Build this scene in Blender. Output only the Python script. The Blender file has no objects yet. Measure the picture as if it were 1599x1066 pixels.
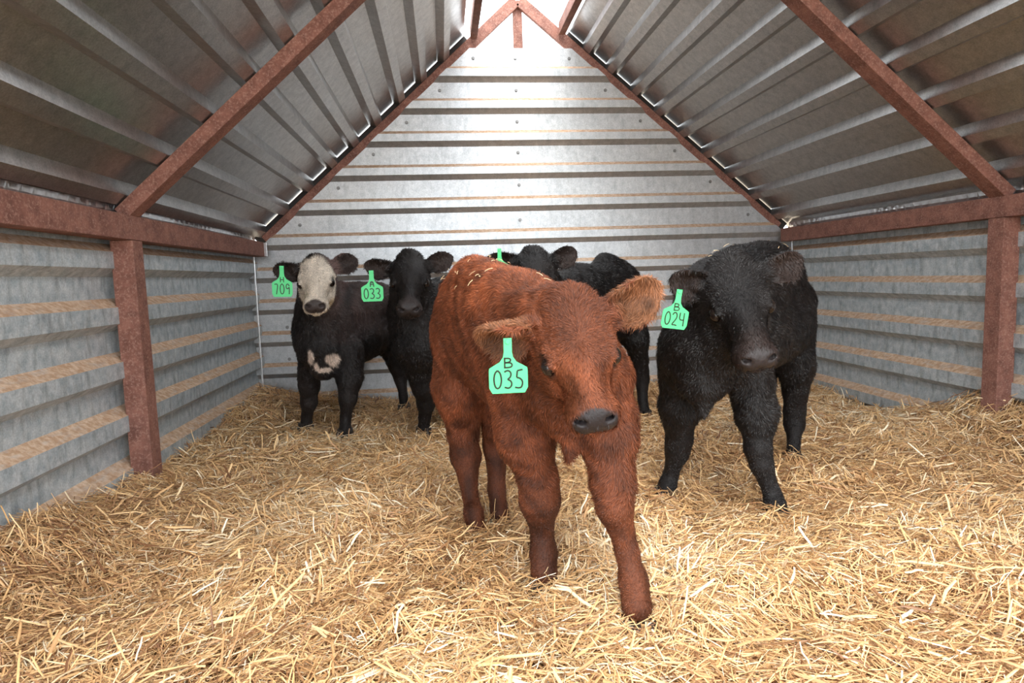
import bpy, bmesh, math, random
import numpy as np
from mathutils import Vector, Matrix

# ------------------------------------------------------------------ camera
SC = bpy.context.scene
COL = SC.collection
CAM_H = 0.9
yaw, pit, rol, FPX = .1048, .1005, -.0326, 1000.0
fw = np.array([math.sin(yaw)*math.cos(pit), math.cos(yaw)*math.cos(pit), -math.sin(pit)])
rt0 = np.array([math.cos(yaw), -math.sin(yaw), 0.0]); up0 = np.cross(rt0, fw)
rt = math.cos(rol)*rt0 + math.sin(rol)*up0
up = -math.sin(rol)*rt0 + math.cos(rol)*up0
cam_data = bpy.data.cameras.new('camera')
cam_data.sensor_width = 36.0
cam_data.lens = 36.0*FPX/1599.0
cam = bpy.data.objects.new('camera', cam_data); COL.objects.link(cam)
M = Matrix((( rt[0], up[0], -fw[0], 0), (rt[1], up[1], -fw[1], 0), (rt[2], up[2], -fw[2], CAM_H), (0, 0, 0, 1)))
cam.matrix_world = M
SC.camera = cam

# ------------------------------------------------------------------ light
world = bpy.data.worlds.new('world'); SC.world = world; world.use_nodes = True
wn = world.node_tree; wn.nodes.clear()
bg = wn.nodes.new('ShaderNodeBackground'); wo = wn.nodes.new('ShaderNodeOutputWorld')
bg.inputs[0].default_value = (0.93, 0.97, 1.0, 1); bg.inputs[1].default_value = 5.4
wn.links.new(bg.outputs[0], wo.inputs[0])
sun_d = bpy.data.lights.new('sun', 'SUN'); sun_d.energy = 3.1; sun_d.angle = math.radians(35); sun_d.color = (1, .95, .86)
sun = bpy.data.objects.new('sun', sun_d); COL.objects.link(sun)
sun.rotation_euler = Vector((0.05, 0.66, -0.75)).to_track_quat('-Z', 'Y').to_euler()
SC.view_settings.view_transform = 'Standard'; SC.view_settings.look = 'None'
SC.view_settings.exposure = 0.0; SC.view_settings.gamma = 1.0
SC.view_settings.use_curve_mapping = False

# ------------------------------------------------------------------ helpers
rng = np.random.default_rng(7)

def tag(o, label=None, cat=None, group=None, kind=None):
    if label: o['label'] = label
    if cat: o['category'] = cat
    if group: o['group'] = group
    if kind: o['kind'] = kind
    return o

def link(name, me, mat=None, parent=None):
    o = bpy.data.objects.new(name, me); COL.objects.link(o)
    if mat is not None and not me.materials: me.materials.append(mat)
    if parent is not None: o.parent = parent
    return o

def mesh_np(name, V, F, smooth=False):
    """V (n,3), F list of arrays of equal-size faces"""
    me = bpy.data.meshes.new(name)
    V = np.asarray(V, dtype=np.float32)
    me.vertices.add(len(V)); me.vertices.foreach_set('co', V.ravel())
    if not isinstance(F, list): F = [F]
    F = [np.asarray(f, dtype=np.int32) for f in F if len(f)]
    loops = np.concatenate([f.ravel() for f in F])
    sizes = np.concatenate([np.full(len(f), f.shape[1], dtype=np.int32) for f in F])
    starts = np.concatenate([[0], np.cumsum(sizes)[:-1]]).astype(np.int32)
    me.loops.add(len(loops)); me.loops.foreach_set('vertex_index', loops)
    me.polygons.add(len(sizes)); me.polygons.foreach_set('loop_start', starts)
    try: me.polygons.foreach_set('loop_total', sizes)
    except Exception: pass
    me.polygons.foreach_set('use_smooth', np.full(len(sizes), smooth, dtype=bool))
    me.update(calc_edges=True)
    return me

def fattr(me, name, vals):
    a = me.attributes.new(name, 'FLOAT', 'POINT'); a.data.foreach_set('value', np.asarray(vals, dtype=np.float32).ravel())

def cattr(me, name, rgb):
    a = me.attributes.new(name, 'FLOAT_COLOR', 'POINT')
    c = np.ones((len(rgb), 4), dtype=np.float32); c[:, :3] = rgb
    a.data.foreach_set('color', c.ravel())

def box_bm(bm, p0, p1, w, h, upv=(0, 0, 1), bev=0.0):
    """rectangular tube from p0 to p1; w across, h along upv"""
    p0 = Vector(p0); p1 = Vector(p1); d = (p1-p0).normalized()
    s = d.cross(Vector(upv)).normalized(); u = s.cross(d).normalized()
    vs = []
    for p in (p0, p1):
        for a, b in ((-1, -1), (1, -1), (1, 1), (-1, 1)):
            vs.append(bm.verts.new(p + s*(a*w/2) + u*(b*h/2)))
    for f in ((3, 2, 1, 0), (4, 5, 6, 7), (0, 1, 5, 4), (1, 2, 6, 5), (2, 3, 7, 6), (3, 0, 4, 7)):
        bm.faces.new([vs[i] for i in f])
    return vs

def from_bm(name, bm, mat, parent=None, bevel=0.0, smooth=False):
    bmesh.ops.recalc_face_normals(bm, faces=bm.faces)
    if bevel > 0:
        bmesh.ops.bevel(bm, geom=list(bm.edges), offset=bevel, segments=2, profile=.6, affect='EDGES')
    me = bpy.data.meshes.new(name); bm.to_mesh(me); bm.free()
    if smooth:
        me.polygons.foreach_set('use_smooth', [True]*len(me.polygons))
    return link(name, me, mat, parent)

class NT:
    def __init__(s, name):
        s.m = bpy.data.materials.new(name); s.m.use_nodes = True
        s.t = s.m.node_tree; s.b = s.t.nodes['Principled BSDF']
    def n(s, typ, **kw):
        x = s.t.nodes.new(typ)
        for k, v in kw.items(): setattr(x, k, v)
        return x
    def l(s, a, b): s.t.links.new(a, b)
    def noise(s, vec, scale, detail=4, rough=.55, dist=0):
        x = s.n('ShaderNodeTexNoise'); x.inputs['Scale'].default_value = scale; x.inputs['Detail'].default_value = detail
        x.inputs['Roughness'].default_value = rough; x.inputs['Distortion'].default_value = dist
        if vec is not None: s.l(vec, x.inputs['Vector'])
        return x.outputs['Fac']
    def ramp(s, fac, stops, interp='LINEAR'):
        x = s.n('ShaderNodeValToRGB'); e = x.color_ramp.elements; x.color_ramp.interpolation = interp
        while len(e) < len(stops): e.new(.5)
        for i, (p, c) in enumerate(stops):
            e[i].position = p; e[i].color = (c, c, c, 1) if isinstance(c, (int, float)) else (*c, 1)
        s.l(fac, x.inputs[0]); return x.outputs[0]
    def mix(s, fac, a, b, mode='MIX'):
        x = s.n('ShaderNodeMix', data_type='RGBA', blend_type=mode)
        for v, i in ((fac, 0), (a, 6), (b, 7)):
            if isinstance(v, (int, float)): x.inputs[i].default_value = v
            elif isinstance(v, tuple): x.inputs[i].default_value = (*v, 1)
            else: s.l(v, x.inputs[i])
        return x.outputs[2]
    def math(s, op, a, b=None):
        x = s.n('ShaderNodeMath', operation=op)
        for v, i in ((a, 0), (b, 1)):
            if v is None: continue
            if isinstance(v, (int, float)): x.inputs[i].default_value = v
            else: s.l(v, x.inputs[i])
        return x.outputs[0]
    def mapping(s, vec, scale):
        x = s.n('ShaderNodeMapping'); x.inputs['Scale'].default_value = scale; s.l(vec, x.inputs['Vector']); return x.outputs[0]
    def pos(s): return s.n('ShaderNodeNewGeometry').outputs['Position']
    def bump(s, h, strength, dist=.01):
        x = s.n('ShaderNodeBump'); x.inputs['Strength'].default_value = strength; x.inputs['Distance'].default_value = dist
        s.l(h, x.inputs['Height']); s.l(x.outputs[0], s.b.inputs['Normal'])

# ------------------------------------------------------------------ materials
def galvanised(name, base_a, base_b, dirt_amt, rough, metal, stain=.5):
    m = NT(name); P = m.pos()
    geo = m.n('ShaderNodeNewGeometry')
    sep = m.n('ShaderNodeSeparateXYZ'); m.l(geo.outputs['True Normal'], sep.inputs[0])
    big = m.noise(P, 5.0, 5, .6); mid = m.noise(P, 26, 4, .6); fine = m.noise(P, 160, 3, .6)
    col = m.mix(m.ramp(mid, [(.3, 0.), (.7, 1.)]), base_a, base_b)
    streak = m.noise(m.mapping(P, (9, 9, 2.2)), 3, 5, .65)
    col = m.mix(m.math('MULTIPLY', m.ramp(streak, [(.5, 0.), (.72, 1.)]), stain), col, (.16, .17, .175))
    sp = m.ramp(fine, [(.35, .82), (.65, 1.08)])
    col = m.mix(1.0, col, sp, 'MULTIPLY')
    # dust and rust settled on the upward ledges
    upm = m.ramp(sep.outputs['Z'], [(.25, 0.), (.5, 1.)])
    dn = m.ramp(m.noise(m.mapping(P, (3, 3, 14)), 4, 6, .7), [(.25, .5), (.5, 1.)])
    dm = m.math('MULTIPLY', m.math('MULTIPLY', upm, dn), dirt_amt)
    dirtc = m.mix(m.ramp(m.noise(P, 40, 4, .7), [(.35, 0.), (.6, 1.)]), (.66, .49, .36), (.44, .27, .16))
    col = m.mix(dm, col, dirtc)
    m.l(col, m.b.inputs['Base Color'])
    # small speckles of dried mud
    m.l(m.math('SUBTRACT', metal, m.math('MULTIPLY', dm, metal)), m.b.inputs['Metallic'])
    rr = m.math('ADD', m.math('MULTIPLY', big, .22), rough-.1)
    m.l(m.math('ADD', rr, m.math('MULTIPLY', dm, .3)), m.b.inputs['Roughness'])
    m.bump(m.math('ADD', m.math('MULTIPLY', m.noise(P, 7, 3, .5), 1.0), m.math('MULTIPLY', fine, .02)), .18, .012)
    return m.m

MAT_BACK = galvanised('galvanised_back', (.46, .485, .51), (.60, .62, .64), 1.0, .40, .8, .25)
MAT_SIDE = galvanised('galvanised_side', (.36, .42, .46), (.62, .66, .67), 1.0, .55, .35, .6)
MAT_ROOF = galvanised('galvanised_roof', (.43, .435, .44), (.57, .57, .56), .3, .33, .93, .25)

def rust(name, a, b, c):
    m = NT(name); P = m.pos()
    n1 = m.noise(P, 14, 6, .7); n2 = m.noise(P, 120, 4, .7)
    col = m.mix(m.ramp(n1, [(.35, 0.), (.65, 1.)]), a, b)
    col = m.mix(m.ramp(n2, [(.5, 0.), (.7, .8)]), col, c)
    m.l(col, m.b.inputs['Base Color'])
    m.b.inputs['Roughness'].default_value = .72
    m.b.inputs['Specular IOR Level'].default_value = .35
    m.bump(n2, .3, .003)
    return m.m
MAT_RUST = rust('rusty_steel', (.27, .120, .088), (.14, .058, .043), (.40, .235, .19))

def simple(name, col, rough=.6, metal=0., spec=.5):
    m = NT(name); m.b.inputs['Base Color'].default_value = (*col, 1)
    n = m.noise(m.pos(), 60, 3, .6)
    m.l(m.mix(1.0, col, m.ramp(n, [(.3, .85), (.7, 1.1)]), 'MULTIPLY'), m.b.inputs['Base Color'])
    m.b.inputs['Roughness'].default_value = rough; m.b.inputs['Metallic'].default_value = metal
    m.b.inputs['Specular IOR Level'].default_value = spec
    return m.m
MAT_ZINC = simple('zinc_trim', (.7, .71, .73), .3, .9)
MAT_DARK = simple('dark_steel', (.03, .027, .026), .6, .3)
MAT_SCREW = simple('screw_steel', (.25, .25, .25), .4, .8)

# ------------------------------------------------------------------ shelter shell
XL, XR = -1.245, 2.632        # inner faces of the eave beams
D1, D2 = 2.78, 4.80           # middle frame, back wall
ZEL, ZER = 1.20, 1.205        # top of eave beams
APX, APZ = .632, 2.883
Y0 = .15                     # open front
slL = (APZ-ZEL)/(APX-XL); slR = (APZ-ZER)/(XR-APX)
def roof_x(z, off=0.0):
    """x limits under the roof line at height z (offset outward)"""
    xl = XL + (z-ZEL)/slL - off/math.sin(math.atan(slL))
    xr = XR - (z-ZER)/slR + off/math.sin(math.atan(slR))
    return xl, xr

def rib_profile(lo, hi, centres, fw_, s1, s2, depth, rr=0):
    """list of (s, d): distance along the sheet, depth of the rib"""
    pts = [(lo, 0.0)]
    for c in centres:
        a = [(c-s1/2, 0.), (c+s1/2, depth), (c+s1/2+fw_, depth), (c+s1/2+fw_+s2, 0.)]
        for q in a:
            if q[0] > pts[-1][0]+1e-4 and q[0] < hi-1e-4: pts.append(q)
    pts.append((hi, 0.0)); return pts

def sheet(name, rows, mat, nseg, thick=.0015, dent=0.0):
    """rows: list of (P0, P1) polyline ends; swept to a ribbed sheet, with a hem of real thickness"""
    V = []; n = nseg+1
    for a, b in rows:
        a = np.array(a); b = np.array(b)
        t = np.linspace(0, 1, n)[:, None]
        V.append(a*(1-t) + b*t)
    V = np.concatenate(V)
    R = len(rows)
    i, j = np.meshgrid(np.arange(R-1), np.arange(nseg), indexing='ij')
    q = (i*n+j).ravel(); F = np.stack([q, q+1, q+n+1, q+n], 1)
    me = mesh_np(name, V, F)
    o = link(name, me, mat)
    md = o.modifiers.new('thickness', 'SOLIDIFY'); md.thickness = thick; md.offset = 0
    return tag(o, kind='structure')

# back wall: ribs across, facing the camera (-y)
back_c = [-.23, .0, .23, .465, .70, .93, 1.164, 1.405, 1.644, 1.882, 2.112, 2.337]
ZTOP = 2.562
prof = rib_profile(-.35, ZTOP, back_c, .052, .036, .026, .04)
rows = []
for z, d in prof:
    xl, xr = roof_x(z, .004) if z > ZEL-.03 else (XL-.16, XR+.16)
    xl = max(xl, XL-.16); xr = min(xr, XR+.16)
    rows.append(((xl, D2+.04-d, z), (xr, D2+.04-d, z)))
wall_back = sheet('wall_back', rows, MAT_BACK, 60)
# screws on the flats
def screw(loc, nrm, parent, r=.0085):
    bm = bmesh.new()
    z = Vector(nrm); q = z.to_track_quat('Z', 'Y').to_matrix().to_4x4(); q.translation = Vector(loc)
    bmesh.ops.create_cone(bm, cap_ends=True, segments=14, radius1=r*1.5, radius2=r*1.4, depth=.002, matrix=q @ Matrix.Translation((0, 0, .001)))
    bmesh.ops.create_cone(bm, cap_ends=True, segments=6, radius1=r, radius2=r*.95, depth=.006, matrix=q @ Matrix.Translation((0, 0, .005)))
    return from_bm('screw', bm, MAT_SCREW, parent)
for k, z in enumerate([.35, .585, .82, 1.06, 1.323, 1.58, 1.816, 2.039, 2.263, 2.489]):
    xl, xr = roof_x(z, 0) if z > ZEL else (XL, XR)
    for x in (xl+.10, .60, xr-.10):
        screw((x, D2+.038, z), (0, -1, 0), wall_back)

# side walls: ribs along y
zL = [-.155, .07, .295, .52, .745, .97, 1.20]
zR = [-.25, -.01, .23, .47, .71, .95, 1.19]
XWL, XWR = XL-.13, XR+.13
def side(name, X, zs, sgn, ztop):
    prof = rib_profile(-.35, ztop, zs, .066, .034, .036, .052)
    rows = [((X+sgn*d, D2+.039, z), (X+sgn*d, Y0, z)) for z, d in prof]
    if sgn < 0: rows = [(b, a) for a, b in rows]
    return sheet(name, rows, MAT_SIDE, 60)
wall_left = side('wall_left', XWL, zL, 1, 1.255)
wall_right = side('wall_right', XWR, zR, -1, 1.255)

# roof sheets: ribs along y, hanging inwards
def roof(P0, P1, cents, name, extra_y=.13):
    P0 = np.array(P0); P1 = np.array(P1)      # (x,z) eave bottom -> ridge edge along the underside line of the rafters
    d = P1-P0; L = np.hypot(*d); d /= L
    nrm = np.array([-d[1], d[0]]);
    if nrm[1] < 0: nrm = -nrm
    prof = rib_profile(-.20, L, cents, .055, .030, .030, .045)
    rows = []
    for s, dep in prof:
        q = P0 + d*s + nrm*(.062+.045-dep)
        rows.append(((q[0], Y0-.05, q[1]), (q[0], D2+extra_y, q[1])))
    return sheet(name, rows, MAT_ROOF, 80)
def proj_s(P0, P1, pts, off):
    P0 = np.array(P0); P1 = np.array(P1); d = (P1-P0)/np.hypot(*(P1-P0))
    return [float((np.array(p)-P0)@d)+off for p in pts]
EL = (XL, ZEL); RL = (.300, ZEL+(.300-XL)*slL)
ER = (XR, ZER); RR = (.948, ZER+(XR-.948)*slR)
cL = proj_s(EL, RL, [(-1.101, 1.398), (-.921, 1.565), (-.745, 1.73), (-.581, 1.873), (-.412, 2.02), (-.236, 2.178), (-.071, 2.324), (.104, 2.465)], -.03)
cL = [cL[0]-.232] + cL
cR = proj_s(ER, RR, [(2.609, 1.268), (2.416, 1.418), (2.225, 1.586), (2.037, 1.746), (1.85, 1.905), (1.669, 2.065), (1.485, 2.213), (1.295, 2.365), (1.113, 2.50)], -.03)
roof_left = roof(EL, RL, cL, 'ceiling')
roof_right = roof(ER, RR, cR, 'ceiling')

# corner angles where the side walls meet the back wall
for nm, X in (('trim_1', XWL+.05), ('trim_2', XWR-.05)):
    bm = bmesh.new()
    box_bm(bm, (X, D2-.045, -.1), (X, D2-.045, 1.12), .012, .012, (0, 1, 0))
    tag(from_bm(nm, bm, MAT_ZINC, None, .002), kind='structure')

# crimped closure strip under the left and right eaves
def closure(X, zt, sgn):
    n = 420; t = np.linspace(0, 1, n); y = Y0 + (D2-Y0)*t
    w = np.abs(np.sin(y*48))*.012*(.6+.4*np.sin(y*7.3))
    V = []
    for k in range(n):
        V += [(X, y[k], zt-.045), (X+sgn*(.006+w[k]), y[k], zt-.022), (X+sgn*(.010), y[k], zt), (X-sgn*.02, y[k], zt+.03)]
    q = np.arange(n-1)[:, None]*4 + np.arange(3)[None, :]; q = q.ravel()
    F = np.stack([q, q+1, q+5, q+4], 1)
    o = link('trim_3' if sgn > 0 else 'trim_4', mesh_np('trim', np.array(V), F), MAT_ZINC)
    md = o.modifiers.new('thickness', 'SOLIDIFY'); md.thickness = .001
    tag(o, kind='structure')
closure(XL-.085, ZEL+.045, 1)
closure(XR+.085, ZER+.045, -1)

# ------------------------------------------------------------------ rusty welded frame
frame = bpy.data.objects.new('steel_frame', None); COL.objects.link(frame); frame.location = (0, 0, 0)
tag(frame, 'rust-brown welded steel frame of posts, eave beams and rafters inside the shelter', 'frame')
def part(name, p0, p1, w, h, upv=(0, 0, 1), bev=.004, mat=None):
    bm = bmesh.new(); box_bm(bm, p0, p1, w, h, upv); return from_bm(name, bm, mat or MAT_RUST, frame, bev)
BW, BH = .088, .10
for X, ze, s in ((XL, ZEL, -1), (XR, ZER, 1)):
    part('eave_beam', (X+s*BW/2, Y0, ze-BH/2), (X+s*BW/2, D2-.012, ze-BH/2), BW, BH)
    part('post', (X+s*BW/2, D1+.045, -.12), (X+s*BW/2, D1+.045, ze-BH-.001), .088, .09, (0, 1, 0))
    part('post', (X+s*BW/2, Y0+.05, -.12), (X+s*BW/2, Y0+.05, ze-BH-.001), .088, .09, (0, 1, 0))
def rafter(P0, y, w, t, name='rafter', off=.0, ext=0.0, mat=None, end=(APX, APZ)):
    d = np.array([end[0]-P0[0], end[1]-P0[1]]); L = np.hypot(*d); d = d/L
    n = np.array([-d[1], d[0]]);  n = n if n[1] > 0 else -n
    a = np.array(P0)+n*(off+t/2)-d*ext; b = np.array(end)+n*(off+t/2)
    part(name, (a[0], y, a[1]), (b[0], y, b[1]), w, t, (n[0], 0, n[1]), .003, mat)
for y in (D1+.045, Y0+.05):
    rafter((XL-.02, ZEL-.02), y, .09, .058)
    rafter((XR+.02, ZER-.02), y, .09, .058)
rafter((XL, ZEL), D2+.062, .034, .080, off=-.020)
rafter((XR, ZER), D2+.062, .034, .080, off=-.020)
part('king_post', (APX, D2+.100, 2.30), (APX, D2+.100, APZ+.03), .068, .04, (0, 1, 0))
# dark backing bars above the end rafters, and the two steel rails along the ridge opening
for P0, R_ in ((EL, RL), (ER, RR)):
    rafter((P0[0], P0[1]), D2+.085, .02, .100, 'end_plate', .0, .05, MAT_DARK, R_)
for X, Z in (RL, RR):
    part('ridge_rail', (X, Y0, Z+.075), (X, D2+.02, Z+.075), .05, .085)
# pale end caps of the eave beams
for X, ze, s in ((XL, ZEL, -1), ):
    part('end_cap', (X+s*BW/2+.012, D2-.06, ze-BH/2), (X+s*BW/2+.012, D2-.045, ze-BH/2), BW+.012, BH-.006, bev=.001, mat=MAT_ZINC)

# ------------------------------------------------------------------ straw floor
def vnoise(x, y, seed=0):
    r = np.random.default_rng(seed); T = r.random((64, 64))
    xi = np.floor(x).astype(int); yi = np.floor(y).astype(int); fx = x-xi; fy = y-yi
    fx = fx*fx*(3-2*fx); fy = fy*fy*(3-2*fy)
    a = T[xi % 64, yi % 64]; b = T[(xi+1) % 64, yi % 64]; c = T[xi % 64, (yi+1) % 64]; d = T[(xi+1) % 64, (yi+1) % 64]
    return (a*(1-fx)+b*fx)*(1-fy) + (c*(1-fx)+d*fx)*fy
def G(x, y, cx, cy, sx, sy, h): return h*np.exp(-((x-cx)/sx)**2-((y-cy)/sy)**2)
def H(x, y):
    x = np.asarray(x, float); y = np.asarray(y, float)
    z = .032*np.clip((3.9-y)/.8, 0, 1) + .030*(vnoise(x*2.3+9, y*2.3+4, 1)-.5) + .050*(vnoise(x*5+3, y*5, 2)-.5) + .034*(vnoise(x*12, y*12, 3)-.5)
    z += G(x, y, -1.45, 1.9, .38, .75, .15) + G(x, y, -1.38, 4.5, .40, .75, .16)
    z += G(x, y, -1.5, 2.9, .35, .6, .06)
    z += G(x, y, 2.85, 2.85, .35, .42, .20) + G(x, y, 2.9, 3.6, .3, .35, -.08)
    return z

def straw_mat():
    m = NT('straw'); a = m.n('ShaderNodeAttribute'); a.attribute_name = 'rnd'
    c = m.ramp(a.outputs['Fac'], [(0., (.22, .10, .045)), (.2, (.50, .27, .125)), (.45, (.76, .46, .205)), (.72, (.90, .62, .32)), (1., (.97, .86, .66))])
    n = m.noise(m.pos(), 90, 3, .6)
    c = m.mix(1.0, c, m.ramp(n, [(.3, .82), (.7, 1.05)]), 'MULTIPLY')
    m.l(c, m.b.inputs['Base Color']); m.b.inputs['Roughness'].default_value = .42
    m.b.inputs['Specular IOR Level'].default_value = .45
    return m.m
MAT_STRAW = straw_mat()
def floor_mat():
    m = NT('straw_litter'); P = m.pos()
    n1 = m.noise(P, 60, 6, .75, 1.5); n2 = m.noise(P, 6, 3)
    c = m.ramp(n1, [(.3, (.10, .05, .02)), (.55, (.36, .19, .07)), (.75, (.6, .38, .17))])  # litter coloured darker so the gaps between straws look shaded
    m.l(c, m.b.inputs['Base Color']); m.b.inputs['Roughness'].default_value = .9
    m.bump(n1, .8, .02); return m.m
MAT_FLOOR = floor_mat()
gx = np.arange(XWL-.02, XWR+.03, .03); gy = np.arange(-.5, D2+.08, .03)
GX, GY = np.meshgrid(gx, gy, indexing='ij')
GZ = H(GX, GY)-.012
n1_, n2_ = GX.shape
i, j = np.meshgrid(np.arange(n1_-1), np.arange(n2_-1), indexing='ij'); q = (i*n2_+j).ravel()
floor = link('floor', mesh_np('floor', np.stack([GX, GY, GZ], -1).reshape(-1, 3), np.stack([q, q+n2_, q+n2_+1, q+1], 1), True), MAT_FLOOR)
tag(floor, kind='structure')
# the yard outside the open front
bm = bmesh.new()
bmesh.ops.create_grid(bm, x_segments=2, y_segments=2, size=14)
yard = from_bm('ground', bm, simple('yard_earth', (.42, .33, .24), .95))
yard.location = (0, -1, -.16); tag(yard, kind='structure')

def strands(name, N, xr_, yr_, seed, lmin=.035, lmax=.13, wmin=.0022, wmax=.0050, zup=.035, yexp=1.0, steep=.10):
    r = np.random.default_rng(seed)
    x = r.uniform(xr_[0], xr_[1], N); y = yr_[0] + (yr_[1]-yr_[0])*r.random(N)**yexp
    z = H(x, y)
    L = np.exp(r.uniform(math.log(lmin), math.log(lmax), N)); W = r.uniform(wmin, wmax, N)*(.6+.4*(L/lmax))
    flow = vnoise(x*2.1+5, y*2.1, 11)*6.28*1.6
    az = flow + r.normal(0, .9, N)
    el = r.normal(0, .16, N)
    st = r.random(N) < steep*(.3+1.4*vnoise(x*3, y*3, 17)); el[st] = r.uniform(.25, .95, st.sum()); L[st] = np.minimum(L[st]*.7, .085)
    # straws cling to the slope
    e = .03; dzx = (H(x+e, y)-H(x-e, y))/(2*e); dzy = (H(x, y+e)-H(x, y-e))/(2*e)
    dx = np.cos(az); dy = np.sin(az)
    slope = np.arctan(dzx*dx+dzy*dy)
    el2 = el+slope
    D = np.stack([np.cos(el2)*dx, np.cos(el2)*dy, np.sin(el2)], 1)
    S = np.stack([-dy, dx, np.zeros(N)], 1)
    S = S*np.cos(r.normal(0, .6, N))[:, None] + np.cross(D, S)*np.sin(r.normal(0, .6, N))[:, None]
    U = np.cross(D, S)
    U[U[:, 2] < 0] *= -1
    C = np.stack([x, y, z + r.random(N)**1.3*zup + np.where(st, np.abs(np.sin(el))*L*.42, 0)], 1)
    bend = r.normal(0, .032, N)*L; bend2 = r.normal(0, .03, N)*L; kink = r.normal(0, .018, N)*L
    T = np.array([-.5, -.17, .17, .5]); K = len(T)
    V = np.zeros((N, K, 3, 3), np.float32)
    for a, t in enumerate(T):
        c = C + D*(L*t)[:, None] + S*(bend*(1-4*t*t)+kink*(abs(t) < .3)*np.sign(t))[:, None] + U*(bend2*(1-4*t*t))[:, None]
        w = (W*.5*(1.0 if abs(t) < .4 else .8))[:, None]
        V[:, a, 0] = c - S*w; V[:, a, 1] = c + U*w*.75; V[:, a, 2] = c + S*w
    V[..., 0] = np.clip(V[..., 0], XWL+.006, XWR-.006); V[..., 1] = np.minimum(V[..., 1], D2+.034)
    base = (np.arange(N)*K*3)[:, None]
    fs = []
    for a in range(K-1):
        for b in range(2):
            fs.append(base + np.array([a*3+b, a*3+b+1, (a+1)*3+b+1, (a+1)*3+b])[None])
    F = np.concatenate(fs)
    me = mesh_np(name, V.reshape(-1, 3), F, True)
    patch = vnoise(x*1.7, y*1.7+3, 23)
    rn = np.clip(r.normal(.52, .27, N) + (patch-.5)*.35, 0, 1)
    fattr(me, 'rnd', np.repeat(rn, K*3))
    return me
QUICK = False
sc_ = .25 if QUICK else 1
FX = (XWL+.05, XWR-.05)
parts_ = [strands('a', int(120000*sc_), FX, (.8, 4.8), 3, yexp=1.0, zup=.03),
          strands('b', int(70000*sc_), (-1.3, 2.4), (1.0, 3.0), 4, lmin=.025, lmax=.12, wmin=.0016, wmax=.0042, zup=.042),
          strands('d', int(14000*sc_), FX, (-.4, .8), 6, zup=.03),
          strands('c', int(16000*sc_), FX, (1.0, 4.8), 5, lmin=.05, lmax=.155, wmin=.0045, wmax=.0085, zup=.050, steep=.15)]
def join_np(name, ms, mat):
    Vs, Fs, A = [], [], []; o = 0
    for me in ms:
        n = len(me.vertices); v = np.empty(n*3, np.float32); me.vertices.foreach_get('co', v)
        l = np.empty(len(me.loops), np.int32); me.loops.foreach_get('vertex_index', l)
        a = np.empty(n, np.float32); me.attributes['rnd'].data.foreach_get('value', a)
        Vs.append(v.reshape(-1, 3)); Fs.append(l.reshape(-1, 4)+o); A.append(a); o += n
        bpy.data.meshes.remove(me)
    me = mesh_np(name, np.concatenate(Vs), np.concatenate(Fs), True); fattr(me, 'rnd', np.concatenate(A))
    return link(name, me, mat)
straw = join_np('straw_bedding', parts_, MAT_STRAW)
tag(straw, 'deep golden loose straw bedding spread over the shelter floor', 'straw', kind='stuff')


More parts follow.
